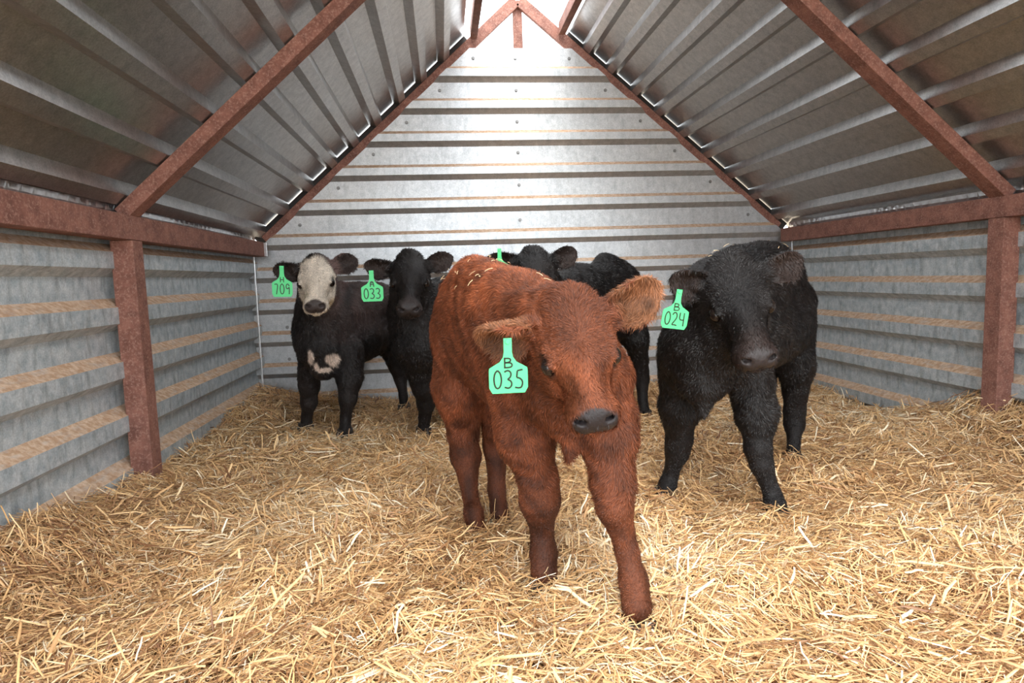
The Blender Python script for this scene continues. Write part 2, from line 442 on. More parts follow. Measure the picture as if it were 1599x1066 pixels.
# ------------------------------------------------------------------ calves
class Field:
    """smooth union of simple solids on a grid -> one continuous skin"""
    def __init__(s, lo, hi, h):
        s.lo = np.array(lo, float); s.h = h
        s.n = np.ceil((np.array(hi)-s.lo)/h).astype(int)+1
        s.d = np.full(s.n, 1.0, np.float32)
        s.ax = [s.lo[i]+h*np.arange(s.n[i]) for i in range(3)]
    def region(s, lo, hi, pad):
        a = np.clip(np.floor((np.array(lo)-pad-s.lo)/s.h).astype(int), 0, s.n-1)
        b = np.clip(np.ceil((np.array(hi)+pad-s.lo)/s.h).astype(int)+1, 1, s.n)
        sl = tuple(slice(a[i], b[i]) for i in range(3))
        X, Y, Z = np.meshgrid(s.ax[0][sl[0]], s.ax[1][sl[1]], s.ax[2][sl[2]], indexing='ij')
        return sl, np.stack([X, Y, Z], -1)
    def put(s, sl, d, k, sub=False):
        o = s.d[sl]
        if sub:
            hh = np.clip(.5-.5*(o+d)/k, 0, 1); s.d[sl] = o*(1-hh)+(-d)*hh + k*hh*(1-hh)
        else:
            hh = np.clip(.5+.5*(o-d)/k, 0, 1); s.d[sl] = o*(1-hh)+d*hh - k*hh*(1-hh)
    def cone(s, a, b, ra, rb, k=.03, flat=None, sub=False):
        """tapered limb from a to b; flat=(axis, factor) squeezes it across an axis"""
        a = np.array(a, float); b = np.array(b, float); r = max(ra, rb)*1.7
        sl, p = s.region(np.minimum(a, b)-r, np.maximum(a, b)+r, k+.02)
        ba = b-a; L2 = ba@ba; pa = p-a
        t = np.clip((pa@ba)/L2, 0, 1)
        q = pa - t[..., None]*ba
        if flat is not None:
            ax = np.array(flat[0], float); ax /= np.linalg.norm(ax)
            c = q@ax; q = q + ((1/flat[1]-1)*c)[..., None]*ax
        d = np.sqrt((q*q).sum(-1)) - (ra+(rb-ra)*t)
        s.put(sl, d, k, sub)
    def ell(s, c, r, Rm=None, k=.02, sub=False):
        c = np.array(c, float); r = np.array(r, float); m = r.max()
        sl, p = s.region(c-m, c+m, k+.02)
        q = p-c
        if Rm is not None: q = q@Rm            # columns of Rm are the local axes
        k0 = np.sqrt(((q/r)**2).sum(-1)); k1 = np.sqrt(((q/(r*r))**2).sum(-1))
        d = np.where(k1 > 1e-6, k0*(k0-1)/np.maximum(k1, 1e-6), -r.min())
        s.put(sl, d, k, sub)
    def ear(s, base, a, nrm, L, W, t, k=.014, cup=1.0):
        base = np.array(base, float); a = np.array(a, float); a /= np.linalg.norm(a)
        nrm = np.array(nrm, float); nrm -= a*(nrm@a); nrm /= np.linalg.norm(nrm); b = np.cross(nrm, a)
        tip = base+a*L
        sl, p = s.region(np.minimum(base, tip)-W*1.2, np.maximum(base, tip)+W*1.2, .03)
        q = p-base; u = q@a; v = q@b; w = q@nrm
        x = np.clip(u/L, 0, 1)
        hw = W*(.36+.64*np.sin(np.pi*np.clip(x*.80+.06, 0, 1))**.9)*np.sqrt(np.clip(1-((x-.45)/.55).clip(0, 1)**2.5, 0, 1))
        curve = cup*(1.15-.55*x)
        w0 = curve*(v*v)/W*1.0 - .012*(1-x)
        dw = np.abs(w-w0) - t*(1.25-.5*x)
        dv = np.abs(v)-hw; du = np.maximum(-u-.01, u-L)
        m = np.maximum(np.maximum(dw, dv), du)
        e = np.sqrt(np.maximum(dw+.006, 0)**2+np.maximum(dv+.006, 0)**2+np.maximum(du+.006, 0)**2)-.006
        d = np.where(m > -.006, np.maximum(e, m*.6), m)
        s.put(sl, d*.85, k)
    def skin(s):
        d = s.d; n = s.n
        ins = d < 0
        c = ins[:-1, :-1, :-1]
        allv = np.ones_like(c); anyv = np.zeros_like(c)
        cs = {}
        for i in (0, 1):
            for j in (0, 1):
                for k in (0, 1):
                    v = ins[i:n[0]-1+i, j:n[1]-1+j, k:n[2]-1+k]; allv &= v; anyv |= v
        act = anyv & ~allv
        idx = np.argwhere(act); N = len(idx)
        vid = np.full(act.shape, -1, np.int32); vid[act] = np.arange(N)
        corners = np.array([(i, j, k) for i in (0, 1) for j in (0, 1) for k in (0, 1)])
        D = np.stack([d[idx[:, 0]+c[0], idx[:, 1]+c[1], idx[:, 2]+c[2]] for c in corners], 1)
        acc = np.zeros((N, 3)); cnt = np.zeros(N)
        for a in range(8):
            for b in range(a+1, 8):
                df = corners[b]-corners[a]
                if np.abs(df).sum() != 1: continue
                da, db = D[:, a], D[:, b]; m = (da < 0) != (db < 0)
                t = np.where(m, da/(da-db+1e-12), 0)
                acc += np.where(m[:, None], corners[a]+t[:, None]*df, 0); cnt += m
        V = s.lo + s.h*(idx + acc/cnt[:, None])
        F = []
        for ax in range(3):
            o1, o2 = [x for x in range(3) if x != ax]
            sa = [slice(None)]*3; sb = [slice(None)]*3; sa[ax] = slice(0, -1); sb[ax] = slice(1, None)
            A = ins[tuple(sa)]; B = ins[tuple(sb)]
            e = np.argwhere(A != B)
            e = e[(e[:, o1] > 0) & (e[:, o2] > 0) & (e[:, o1] < n[o1]-1) & (e[:, o2] < n[o2]-1)]
            fl = A[e[:, 0], e[:, 1], e[:, 2]]
            def g(da, db):
                q = e.copy(); q[:, o1] -= da; q[:, o2] -= db; return vid[q[:, 0], q[:, 1], q[:, 2]]
            q = np.stack([g(1, 1), g(0, 1), g(0, 0), g(1, 0)], 1)
            flip = fl if ax != 1 else ~fl
            q[~flip] = q[~flip][:, ::-1]
            F.append(q)
        return V, np.concatenate(F)

def vert_normals(V, F):
    n = np.cross(V[F[:, 2]]-V[F[:, 0]], V[F[:, 3]]-V[F[:, 1]])
    N = np.zeros_like(V)
    for k in range(4): np.add.at(N, F[:, k], n)
    return N/np.maximum(np.linalg.norm(N, axis=1), 1e-9)[:, None]

def rot_from(fwd, upish):
    """columns: x right (animal's own left when seen from the front is +x of the picture), y forward, z up"""
    y = np.array(fwd, float); y /= np.linalg.norm(y)
    z = np.array(upish, float); z -= y*(z@y); z /= np.linalg.norm(z)
    return np.stack([np.cross(y, z), y, z], 1)

def hair_mat(name, dark, mid, light, spec=.3, rough=.55, tip=None):
    m = NT(name); a = m.n('ShaderNodeAttribute'); a.attribute_name = 'Col'
    b = m.n('ShaderNodeAttribute'); b.attribute_name = 'rnd'
    f = m.ramp(b.outputs['Fac'], [(0., .42), (.5, 1.0), (1., 1.7)])
    c = m.mix(1.0, a.outputs['Color'], f, 'MULTIPLY')
    m.l(c, m.b.inputs['Base Color'])
    m.b.inputs['Roughness'].default_value = rough; m.b.inputs['Specular IOR Level'].default_value = spec
    m.b.inputs['Sheen Weight'].default_value = .0
    return m.m
def skin_mat(name, spec=.25, rough=.6):
    m = NT(name); a = m.n('ShaderNodeAttribute'); a.attribute_name = 'Col'
    wet = m.n('ShaderNodeAttribute'); wet.attribute_name = 'wet'
    n = m.noise(m.mapping(m.pos(), (1, 1, .5)), 190, 4, .7, 1.2); n2 = m.noise(m.pos(), 22, 4, .6, .6)
    c = m.mix(1.0, a.outputs['Color'], m.ramp(n, [(.3, .55), (.7, 1.25)]), 'MULTIPLY')
    m.l(c, m.b.inputs['Base Color'])
    m.l(m.math('SUBTRACT', rough, m.math('MULTIPLY', wet.outputs['Fac'], rough-.30)), m.b.inputs['Roughness'])
    m.b.inputs['Specular IOR Level'].default_value = spec
    m.bump(m.math('ADD', n, m.math('MULTIPLY', n2, 1.5)), .35, .006)
    return m.m
MAT_SKIN = skin_mat('hide')
MAT_FUR = hair_mat('fur', 0, 0, 0)
MAT_FUR_BLACK = hair_mat('black_fur', 0, 0, 0, .32, .42)
MAT_EYE = simple('eye_wet', (.012, .008, .007), .08, 0, .5)
MAT_HOOF = simple('hoof_horn', (.035, .026, .022), .5)

def head_parts(f, o, R, S, ears, ff=.82):
    """the head: o origin between the eyes, R local axes, S size"""
    def T(x, y, z): return o + R@(np.array([x, y if y < .03 else .03+(y-.03)*ff, z])*S)
    f.ell(T(0, -.05, -.03), np.array((.070, .085, .075))*S, R, .03)
    f.ell(T(0, .0, -.012), np.array((.064, .075, .052))*S, R, .03)
    f.ell(T(0, -.085, .018), np.array((.045, .04, .035))*S, R, .03)
    f.cone(T(0, .01, -.028), T(0, .145, -.042), .053*S, .036*S, .03, (R[:, 0], .92))
    f.cone(T(0, .02, .002), T(0, .13, -.018), .028*S, .022*S, .02)
    for s in (-1, 1):
        f.cone(T(s*.038, -.045, -.085), T(s*.013, .135, -.066), .033*S, .016*S, .025)
        f.ell(T(s*.036, -.01, -.062), np.array((.028, .06, .045))*S, R, .025)
        f.ell(T(s*.020, .170, -.042), np.array((.0205, .025, .024))*S, R, .016)   # nostril wings
        f.ell(T(s*.0215, .148, -.058), np.array((.0235, .036, .024))*S, R, .018)   # upper lip
    f.ell(T(0, .166, -.048), np.array((.026, .030, .026))*S, R, .015)
    f.ell(T(0, .142, -.080), np.array((.023, .033, .015))*S, R, .014)            # chin
    for s in (-1, 1):
        f.ell(T(s*.061, .030, -.015), np.array((.014, .018, .012))*S, R, .010, True)   # socket
        f.cone(T(s*.0545, .012, .006), T(s*.0535, .050, -.002), .0085*S, .0065*S, .012)    # brow / upper lid
        f.cone(T(s*.0585, .014, -.033), T(s*.053, .046, -.032), .006*S, .005*S, .01)     # lower lid
        f.ell(T(s*.0245, .191, -.037), np.array((.0075, .013, .0058))*S, R@rot_z(s*.6), .005, True)
        f.cone(T(s*.030, .186, -.046), T(s*.035, .172, -.039), .003*S, .002*S, .006, None, True)
        f.cone(T(s*.010, .176, -.0705), T(s*.040, .105, -.0735), .0033*S, .003*S, .008, None, True)
    f.cone(T(0, .198, -.052), T(0, .184, -.074), .0025*S, .002*S, .006, None, True)
    f.cone(T(-.018, .178, -.0705), T(.018, .178, -.0705), .003*S, .003*S, .006, None, True)
    for s, (bpos, a, n, L, W) in zip((1, -1), ears):
        b = T(s*bpos[0], bpos[1], bpos[2])
        f.cone(b - np.array(a)*.02*S, b+np.array(a)*.02*S, .024*S, .019*S, .02)
        f.ear(b, a, n, L, W, .0088)
def rot_z(t): c, s = math.cos(t), math.sin(t); return np.array([[c, -s, 0], [s, c, 0], [0, 0, 1.]])

def nosemask(q):
    r = np.sqrt((q[:, 0]/.0385)**2 + ((q[:, 2]+.043)/.0265)**2)
    return np.clip((q[:, 1]-.168)/.006, 0, 1)*np.clip((1.05-r)/.12, 0, 1)
def unit(v): v = np.array(v, float); return v/np.linalg.norm(v)

def sphere_mesh(name, r, sx=1, sy=1, sz=1, seg=24):
    bm = bmesh.new(); bmesh.ops.create_uvsphere(bm, u_segments=seg, v_segments=seg//2, radius=r)
    for v in bm.verts: v.co = Vector((v.co.x*sx, v.co.y*sy, v.co.z*sz))
    me = bpy.data.meshes.new(name); bm.to_mesh(me); bm.free()
    me.polygons.foreach_set('use_smooth', [True]*len(me.polygons)); return me

def hoof(parent, loc, fwd, r, h, top_dir):
    """a cloven hoof: two claws, flat soled, sloping forward"""
    bm = bmesh.new(); fwd = unit([fwd[0], fwd[1], 0]); s = np.array([-fwd[1], fwd[0], 0])
    for sd in (-1, 1):
        rings = []
        for lv, (z, sc, sh) in enumerate([(0, 1.0, .0), (.25, 1.0, -.03), (.6, .9, -.14), (1.0, .78, -.28)]):
            ring = []
            for k in range(14):
                a = 2*math.pi*k/14
                lx = math.cos(a)*r*1.15*sc + sh*r; ly = math.sin(a)*r*.50*sc
                if lx > 0: ly *= 1-.35*(lx/(r*1.2))
                p = np.array(loc) + fwd*(lx+.12*r) + s*(ly+sd*r*.50*(1 if lv < 3 else .9)) + np.array([0, 0, z*h])
                ring.append(bm.verts.new(p))
            rings.append(ring)
        for a, b in zip(rings[:-1], rings[1:]):
            for k in range(14): bm.faces.new([a[k], a[(k+1) % 14], b[(k+1) % 14], b[k]])
        bm.faces.new(rings[0][::-1]); bm.faces.new(rings[-1])
    return from_bm('hoof', bm, MAT_HOOF, parent, 0, True)

def fur_mesh(name, V, F, N, keepw, flow, colour, lenf, count, seed, width=.0011, lift=.35, wav=.5):
    r = np.random.default_rng(seed)
    fc = V[F].mean(1); ar = .5*np.linalg.norm(np.cross(V[F[:, 2]]-V[F[:, 0]], V[F[:, 3]]-V[F[:, 1]]), axis=1)
    w = ar*keepw(fc); cdf = np.cumsum(w); cdf /= cdf[-1]
    fi = np.searchsorted(cdf, r.random(count)).clip(0, len(F)-1)
    u = r.random((count, 1)); v = r.random((count, 1)); q = F[fi]
    Pq = (V[q[:, 0]]*(1-u)+V[q[:, 1]]*u)*(1-v) + (V[q[:, 3]]*(1-u)+V[q[:, 2]]*u)*v
    n = N[q].mean(1); n /= np.linalg.norm(n, axis=1)[:, None]
    d = flow(Pq, n)
    # waves in the coat
    a = (vnoise(Pq[:, 0]*26+3, (Pq[:, 2]+Pq[:, 1]*.7)*26, seed)-.5)*2*wav + (vnoise(Pq[:, 0]*70, (Pq[:, 2]-Pq[:, 1])*70, seed+1)-.5)*wav + r.normal(0, .22, count)
    d -= n*(d*n).sum(1)[:, None]; d /= np.maximum(np.linalg.norm(d, axis=1), 1e-6)[:, None]
    s = np.cross(n, d)
    d2 = d*np.cos(a)[:, None] + s*np.sin(a)[:, None]; s = np.cross(n, d2)
    L = lenf(Pq)*r.uniform(.6, 1.25, count)
    l = np.clip(r.normal(lift, .12, count), .05, 1.2)
    p1 = Pq + (d2*np.cos(l*1.5)[:, None] + n*np.sin(l*1.5)[:, None])*(L*.45)[:, None]
    p2 = p1 + (d2*np.cos(l*.5)[:, None] + n*np.sin(l*.5)[:, None])*(L*.55)[:, None]
    W = (width*r.uniform(.7, 1.3, count))[:, None]
    tw = r.normal(0, .35, count)[:, None]; s1 = s*np.cos(tw)+n*np.sin(tw)
    VV = np.stack([Pq-s1*W*.5-n*.001, Pq+s1*W*.5-n*.001, p1+s1*W*.42, p1-s1*W*.42, p2], 1)
    b = (np.arange(count)*5)[:, None]
    me = mesh_np(name, VV.reshape(-1, 3), [b+np.array([[0, 1, 2, 3]]), b+np.array([[3, 2, 4]])], False)
    fattr(me, 'rnd', np.repeat(np.clip(r.normal(.5, .28, count), 0, 1), 5))
    cattr(me, 'Col', np.repeat(colour(Pq, n), 5, axis=0))
    return me

def chain(sol, pts, k=.02):
    for (a, b) in zip(pts[:-1], pts[1:]):
        sol.append(('c', a[:3], b[:3], a[3]-.007, b[3]-.007, k))

def near(p, c, r): return np.clip(1-np.linalg.norm(p-np.array(c), axis=1)/r, 0, 1)

SURF = []
def build_calf(spec):
    h = spec['h']
    pts = [np.array(a) for a in spec['extent']]
    lo = np.min(pts, 0)-.02; hi = np.max(pts, 0)+.02
    f = Field(lo, hi, h)
    for c in spec['solids']:
        kind = c[0]
        if kind == 'c': f.cone(*c[1:])
        elif kind == 'e': f.ell(*c[1:])
    o, R, S = spec['head']
    ff = spec.get('face', .82)
    head_parts(f, o, R, S, spec['ears'], ff)
    V, F = f.skin()
    # tufts and curls of the coat stand out from the hide
    N = vert_normals(V, F)
    hq = ((V-o)@R)/S; near_face = np.clip(1.4-np.linalg.norm((hq-np.array([0, .09, -.03]))/np.array([.09, .15, .10]), axis=1), 0, 1)
    n1 = vnoise(V[:, 0]*30+V[:, 1]*17, V[:, 2]*22+3, 101)-.5; n2 = vnoise(V[:, 0]*62+5, V[:, 2]*50-V[:, 1]*40, 102)-.5
    V = V + N*((n1*.009+n2*.005)*(1-.75*near_face)*np.clip(V[:, 2]/.5, .25, 1)*(1-np.clip((np.linalg.norm(hq, axis=1) < .20)*(np.abs(hq[:, 0]) > .068)*1.0+(np.linalg.norm(hq-np.array([0, -.05, 0]), axis=1) < .17)*(np.abs(hq[:, 0]) > .075), 0, 1)))[:, None]
    N = vert_normals(V, F)
    me = mesh_np('calf', V, F, True)
    def hl(p):
        q = ((p-o)@R)/S; y = q[:, 1]; q[:, 1] = np.where(y < .03, y, .03+(y-.03)/ff); return q
    eseg = [(o+R@(np.array([sd*e[0][0], e[0][1], e[0][2]])*S), e[1], e[3]) for sd, e in zip((1, -1), spec['ears'])]
    spec['colour'].__globals__['EARSEG'] = eseg
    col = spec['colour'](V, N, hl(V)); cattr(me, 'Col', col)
    nose = nosemask(hl(V))
    fattr(me, 'wet', nose)
    fattr(me, 'rnd', np.full(len(V), .5))
    SURF.append((V, N))
    body = link('calf', me, MAT_SKIN)
    tag(body, spec['label'], 'calf', spec.get('group'))
    for s in (-1, 1):
        c = o + R@(np.array([s*.0555, .030, -.015])*S)
        e = link('eye', sphere_mesh('eye', .0155*S, .92, 1.2, 1.0), MAT_EYE, body)
        m4 = Matrix([list(R[i])+[c[i]] for i in range(3)]+[[0, 0, 0, 1]]); e.matrix_world = m4
    for (loc, fd, r_, hh) in spec['hooves']: hoof(body, loc, fd, r_, hh, None)
    # coat
    skinny = lambda p: 1-.97*nosemask(hl(p))
    bodyflow = unit(spec['tailward'])
    def flow(p, n):
        q = hl(p); inh = np.clip(1.5-np.linalg.norm((q-np.array([0, .03, -.03]))/np.array([.09, .16, .11]), axis=1), 0, 1)[:, None]
        hd = R@np.array([0, 1, 0]); out = (q[:, :1]*R[:, 0][None])*8
        # the swirl on the forehead: hair runs out of a whorl between the eyes
        wh = q-np.array([0, .03, .03]); wd = (wh[:, :1]*R[:, 0][None]+wh[:, 1:2]*R[:, 1][None]); wl = np.linalg.norm(wd, axis=1)[:, None]
        hdv = wd/np.maximum(wl, .01)
        bd = bodyflow*.55 + np.array([0, 0, -.85])
        return bd*(1-inh) + hdv*inh
    furlen = spec['furlen']
    eyes = [o + R@(np.array([s*.058, .031, -.015])*S) for s in (-1, 1)]
    kw = lambda p: skinny(p)*(1-.98*(near(p, eyes[0], .023*S) > 0))*(1-.98*(near(p, eyes[1], .023*S) > 0))
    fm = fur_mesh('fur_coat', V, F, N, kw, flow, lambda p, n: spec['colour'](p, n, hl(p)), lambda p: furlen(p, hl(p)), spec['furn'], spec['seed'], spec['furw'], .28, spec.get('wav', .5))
    fo = link('fur_coat', fm, spec.get('fur', MAT_FUR), body); tag(fo, kind='stuff')
    return body

# ---- ear tags
STROKES = {
 '0': [[(.5, 1), (.2, .85), (.08, .5), (.2, .12), (.5, 0), (.8, .15), (.93, .5), (.8, .85), (.5, 1)]],
 '2': [[(.1, .78), (.3, .97), (.65, .97), (.85, .75), (.75, .5), (.1, .03), (.5, .06), (.95, .02)]],
 '3': [[(.1, .9), (.5, 1), (.85, .85), (.75, .6), (.4, .5), (.8, .42), (.92, .2), (.6, .0), (.1, .08)]],
 '4': [[(.15, 1), (.12, .45), (.85, .47)], [(.8, 1), (.85, 0)]],
 '5': [[(.95, 1), (.38, .95)], [(.38, .95), (.30, .58)], [(.30, .58), (.62, .55), (.95, .38), (.85, .06), (.5, .0), (.1, .06)]],
 '7': [[(.1, .95), (.85, 1), (.45, 0)]],
 '9': [[(.85, .75), (.6, 1), (.25, .9), (.2, .6), (.5, .48), (.85, .7), (.85, .4), (.8, 0)]],
 'B': [[(.1, 1), (.1, 0)], [(.0, 1), (.8, .98), (.75, .58), (.1, .53)], [(.1, .53), (.95, .50), (.95, .02), (.0, .0)]],
 'H': [[(.15, 1), (.15, 0)], [(.85, 1), (.85, 0)], [(.15, .5), (.85, .5)]],
 'A': [[(.15, 0), (.2, 1), (.8, 1), (.88, 0)], [(.18, .45), (.85, .45)], [(.2, .75), (.82, .75)]],
}
MAT_TAG = NT('tag_plastic')
_n = MAT_TAG.noise(MAT_TAG.pos(), 55, 4, .7)
MAT_TAG.l(MAT_TAG.mix(MAT_TAG.ramp(_n, [(.28, 1.), (.36, 0.)]), (.075, .66, .235), (.04, .36, .14)), MAT_TAG.b.inputs['Base Color'])
MAT_TAG.b.inputs['Roughness'].default_value = .42; MAT_TAG = MAT_TAG.m
MAT_INK = simple('marker_ink', (.008, .008, .008), .5)

def ear_tag(top, wdir, down, W, Hh, letter, number, label, mark=False):
    """tag hanging from `top`; wdir along its width, down = hanging direction"""
    w = unit(wdir); dn = np.array(down, float); dn -= w*(dn@w); dn = unit(dn); n = np.cross(w, dn); n = n if n[1] < 0 else -n
    prof = [(.105, 0), (.105, .25), (.13, .34), (.22, .43), (.40, .50), (.49, .54), (.5, .60), (.5, .90), (.42, 1.0)]
    pts = [(-x, y) for x, y in prof] + [(x, y) for x, y in prof[::-1]]
    bm = bmesh.new(); vs = []
    for off in (.0008, -.0008):
        vs.append([bm.verts.new(Vector(np.array(top)+w*(x*W)+dn*(y*Hh)+n*off)) for x, y in pts])
    bm.faces.new(vs[0]); bm.faces.new(vs[1][::-1])
    for k in range(len(pts)):
        bm.faces.new([vs[0][k], vs[1][k], vs[1][(k+1) % len(pts)], vs[0][(k+1) % len(pts)]])
    bmesh.ops.triangulate(bm, faces=[f for f in bm.faces if len(f.verts) > 4])
    o = from_bm('ear_tag', bm, MAT_TAG); tag(o, label, 'ear tag', 'green ear tags')
    def draw(ch, x0, y0, cw, chh, th, nm):
        bm = bmesh.new()
        for st in STROKES[ch]:
            st = np.array(st, float)
            # smooth the hand-drawn line
            for _ in range(2):
                st = np.concatenate([st[:1], np.stack([st[:-1]*.75+st[1:]*.25, st[:-1]*.25+st[1:]*.75], 1).reshape(-1, 2), st[-1:]])
            L = []
            for k in range(len(st)):
                t = st[min(k+1, len(st)-1)]-st[max(k-1, 0)]; t = t*np.array([cw, chh]); t /= max(np.hypot(*t), 1e-9); q = np.array([-t[1], t[0]])*th/2
                x = x0+st[k][0]*cw; y = y0+(1-st[k][1])*chh
                yy = y/Hh
                base = np.array(top)+n*.0014
                L.append((bm.verts.new(Vector(base+w*(x+q[0])+dn*(y-q[1]))), bm.verts.new(Vector(base+w*(x-q[0])+dn*(y+q[1])))))
            for a, b in zip(L[:-1], L[1:]): bm.faces.new([a[0], a[1], b[1], b[0]])
        return from_bm(nm, bm, MAT_INK, o)
    if number:
        draw(letter, -.11*W, .36*Hh, .22*W, .17*Hh, .042*W, 'written_letter')
        for k, ch in enumerate(number):
            draw(ch, (-.40+.27*k)*W, .575*Hh, .24*W, .34*Hh, .044*W, 'written_digit')
    bm = bmesh.new(); q = Vector(n).to_track_quat('Z', 'Y').to_matrix().to_4x4(); q.translation = Vector(np.array(top)+dn*.06*Hh+n*.002)
    bmesh.ops.create_cone(bm, cap_ends=True, segments=18, radius1=.07*W, radius2=.06*W, depth=.003, matrix=q)
    from_bm('rivet', bm, MAT_TAG, o)
    return o

def g(p, z=0.0):
    q = np.array(p, float); return np.array([q[0], q[1], z])
def facemask(q, grow=1.0):
    return np.linalg.norm((q-np.array([0, .05, -.03]))/(np.array([.085, .16, .10])*grow), axis=1) < 1
EARSEG = []
def earmask(p):
    m = np.zeros(len(p))
    for b, a, L in EARSEG:
        q = p-b; t = q@a; d = np.linalg.norm(q-t[:, None]*a, axis=1)
        m = np.maximum(m, np.clip((t-.15*L)/(.2*L), 0, 1)*(d < .064)*(t < L*1.25))
    return m
def eyerims(q, amt, base, dark):
    for s in (-1, 1):
        e = np.clip((1.45-np.linalg.norm((q-np.array([s*.058, .031, -.015]))/np.array([.030, .026, .020]), axis=1))*1.8, 0, 1)[:, None]
        base = base*(1-amt*e)+np.array(dark)*amt*e
    return base

# ---------------- the red calf
def red():
    S = 1.27
    o = np.array([.288, 1.375, .752])
    R = rot_from([.02, -.79, -.61], [-.16, -.59, .79])
    sol = []
    def C(*a): sol.append(('c',)+a)
    C((0.127, 2.170, 0.796), (0.204, 1.920, 0.769), .150, .145, .05)
    C((0.137, 2.120, 0.674), (0.234, 1.880, 0.656), .140, .155, .05)
    C((0.204, 1.920, 0.769), (0.294, 1.680, 0.743), .148, .118, .05)
    C((0.234, 1.880, 0.656), (0.310, 1.620, 0.651), .150, .138, .05)
    C((0.310, 1.620, 0.651), (0.313, 1.580, 0.583), .135, .095, .05)
    C((0.291, 1.680, 0.756), (0.300, 1.480, 0.763), .112, .085, .05)
    C((0.309, 1.620, 0.634), (0.302, 1.460, 0.690), .115, .085, .05)
    C((0.307, 1.560, 0.538), (0.296, 1.540, 0.444), .050, .012, .03)
    C((0.111, 2.200, 0.913), (0.148, 2.020, 0.886), .060, .055, .06)
    C((0.023, 2.280, 0.867), (-0.002, 2.310, 0.706), .034, .024, .03); C((-0.002, 2.310, 0.706), (0.005, 2.310, 0.425), .024, .02, .02)
    chain(sol, [(0.072, 2.180, 0.714, .125), (0.042, 2.150, 0.522, .088), (0.050, 2.190, 0.357, .056)], .04)
    chain(sol, [(0.050, 2.190, 0.357, .056), (0.054, 2.190, 0.288, .058), (0.064, 2.140, 0.155, .030), (0.071, 2.100, 0.112, .036), (0.077, 2.070, 0.075, .040)])
    chain(sol, [(0.203, 2.140, 0.669, .12), (0.189, 2.170, 0.488, .07), (0.165, 2.250, 0.311, .052)], .04)
    chain(sol, [(0.165, 2.250, 0.311, .048), (0.159, 2.200, 0.151, .034), (0.163, 2.160, 0.083, .040)])
    chain(sol, [(0.202, 1.700, 0.627, .105), (0.209, 1.700, 0.468, .080), (0.239, 1.700, 0.337, .057)], .04)
    chain(sol, [(0.239, 1.700, 0.337, .058), (0.243, 1.700, 0.282, .060), (0.250, 1.730, 0.172, .034), (0.249, 1.710, 0.130, .041), (0.246, 1.690, 0.087, .045)])
    chain(sol, [(0.406, 1.600, 0.633, .080), (0.402, 1.560, 0.499, .074), (0.402, 1.530, 0.384, .060)], .04)
    chain(sol, [(0.402, 1.530, 0.384, .060), (0.403, 1.510, 0.324, .050), (0.430, 1.500, 0.207, .033), (0.438, 1.480, 0.145, .038), (0.437, 1.450, 0.094, .044)])
    ears = [((.056, -.060, -.004), unit([-.93, -.02, -.07]), unit([-.12, -.66, -.76]), .152, .062),
            ((.056, -.055, .000), unit([.86, .05, .40]), unit([.25, -.90, -.05]), .160, .054)]
    def colour(p, n, q):
        base = np.tile(np.array((.150, .043, .017)), (len(p), 1))
        v = vnoise(p[:, 0]*9+3, (p[:, 2]+p[:, 1])*9, 5)[:, None]
        v2 = vnoise(p[:, 0]*34+3, (p[:, 2]-p[:, 1])*34, 6)[:, None]
        base = base*(.75+.5*v)*(.50+1.0*v2)
        out = earmask(p)
        base = base*(1-out[:, None]) + np.array((.28, .115, .052))*out[:, None]
        inn = out*np.clip(-n[:, 1]*1.4-.2, 0, 1)*vnoise(p[:, 0]*30, p[:, 2]*30, 12); base = base*(1-.75*inn[:, None])
        back_light = np.clip((p[:, 2]-.78)/.15, 0, 1)[:, None]*(p[:, 1] > 1.5)[:, None]; base = base*(1+.9*back_light)  # light from the open ridge painted into the coat of the upper back
        leg_shade = np.clip((.45-p[:, 2])/.25, 0, 1)[:, None]; base = base*(1-.5*leg_shade)  # shade low on the legs painted into the coat colour
        base = eyerims(q, .9, base, (.018, .009, .007))
        ns = nosemask(q)[:, None]; return base*(1-ns)+np.array((.022, .018, .019))*ns
    hv = [(g((0.439, 1.440, 0.071), .012), (.3, -1), .048, .05), (g((0.246, 1.670, 0.069), .012), (.1, -1), .048, .05),
          (g((0.080, 2.060, 0.061), .012), (.2, -1), .044, .05), (g((0.162, 2.140, 0.056), .012), (.2, -1), .044, .05)]
    return dict(face=.68, h=.0058, extent=[(-.22, 1.08, -.04), (.68, 2.5, 1.02)], solids=sol, head=(o, R, S), ears=ears, colour=colour, hooves=hv,
                tailward=unit([-.35, .8, 0]),
                furlen=lambda p, q: np.where(facemask(q), .010, .017)*np.where(p[:, 2] < .34, .42, 1),
                furn=240000, furw=.0012, seed=31, wav=.9, label='red-brown calf in front with its head lowered, wearing the tag numbered 035')

def black_colour(face=None, brown=.0, extra=None, nose=(.030, .024, .024)):
    def colour(p, n, q):
        v = vnoise(p[:, 0]*8+3, (p[:, 2]+p[:, 1])*8, 9)[:, None]
        base = np.array((.0070, .0062, .0068))*(1-v*.4) + np.array((.020, .013, .010))*v*(.4+brown)
        if extra is not None: base = extra(p, n, q, base)
        em = earmask(p)[:, None]*np.clip(-n[:, 1:2]*1.5, 0, 1); base = base*(1-em)+np.array((.036, .024, .021))*em
        base = eyerims(q, .7, base, (.004, .003, .003))
        ns = nosemask(q)[:, None]; return base*(1-ns)+np.array(nose)*ns
    return colour
blackfur = lambda p, q: np.where(facemask(q), .010, .018)*np.where(p[:, 2] < .34, .42, 1)

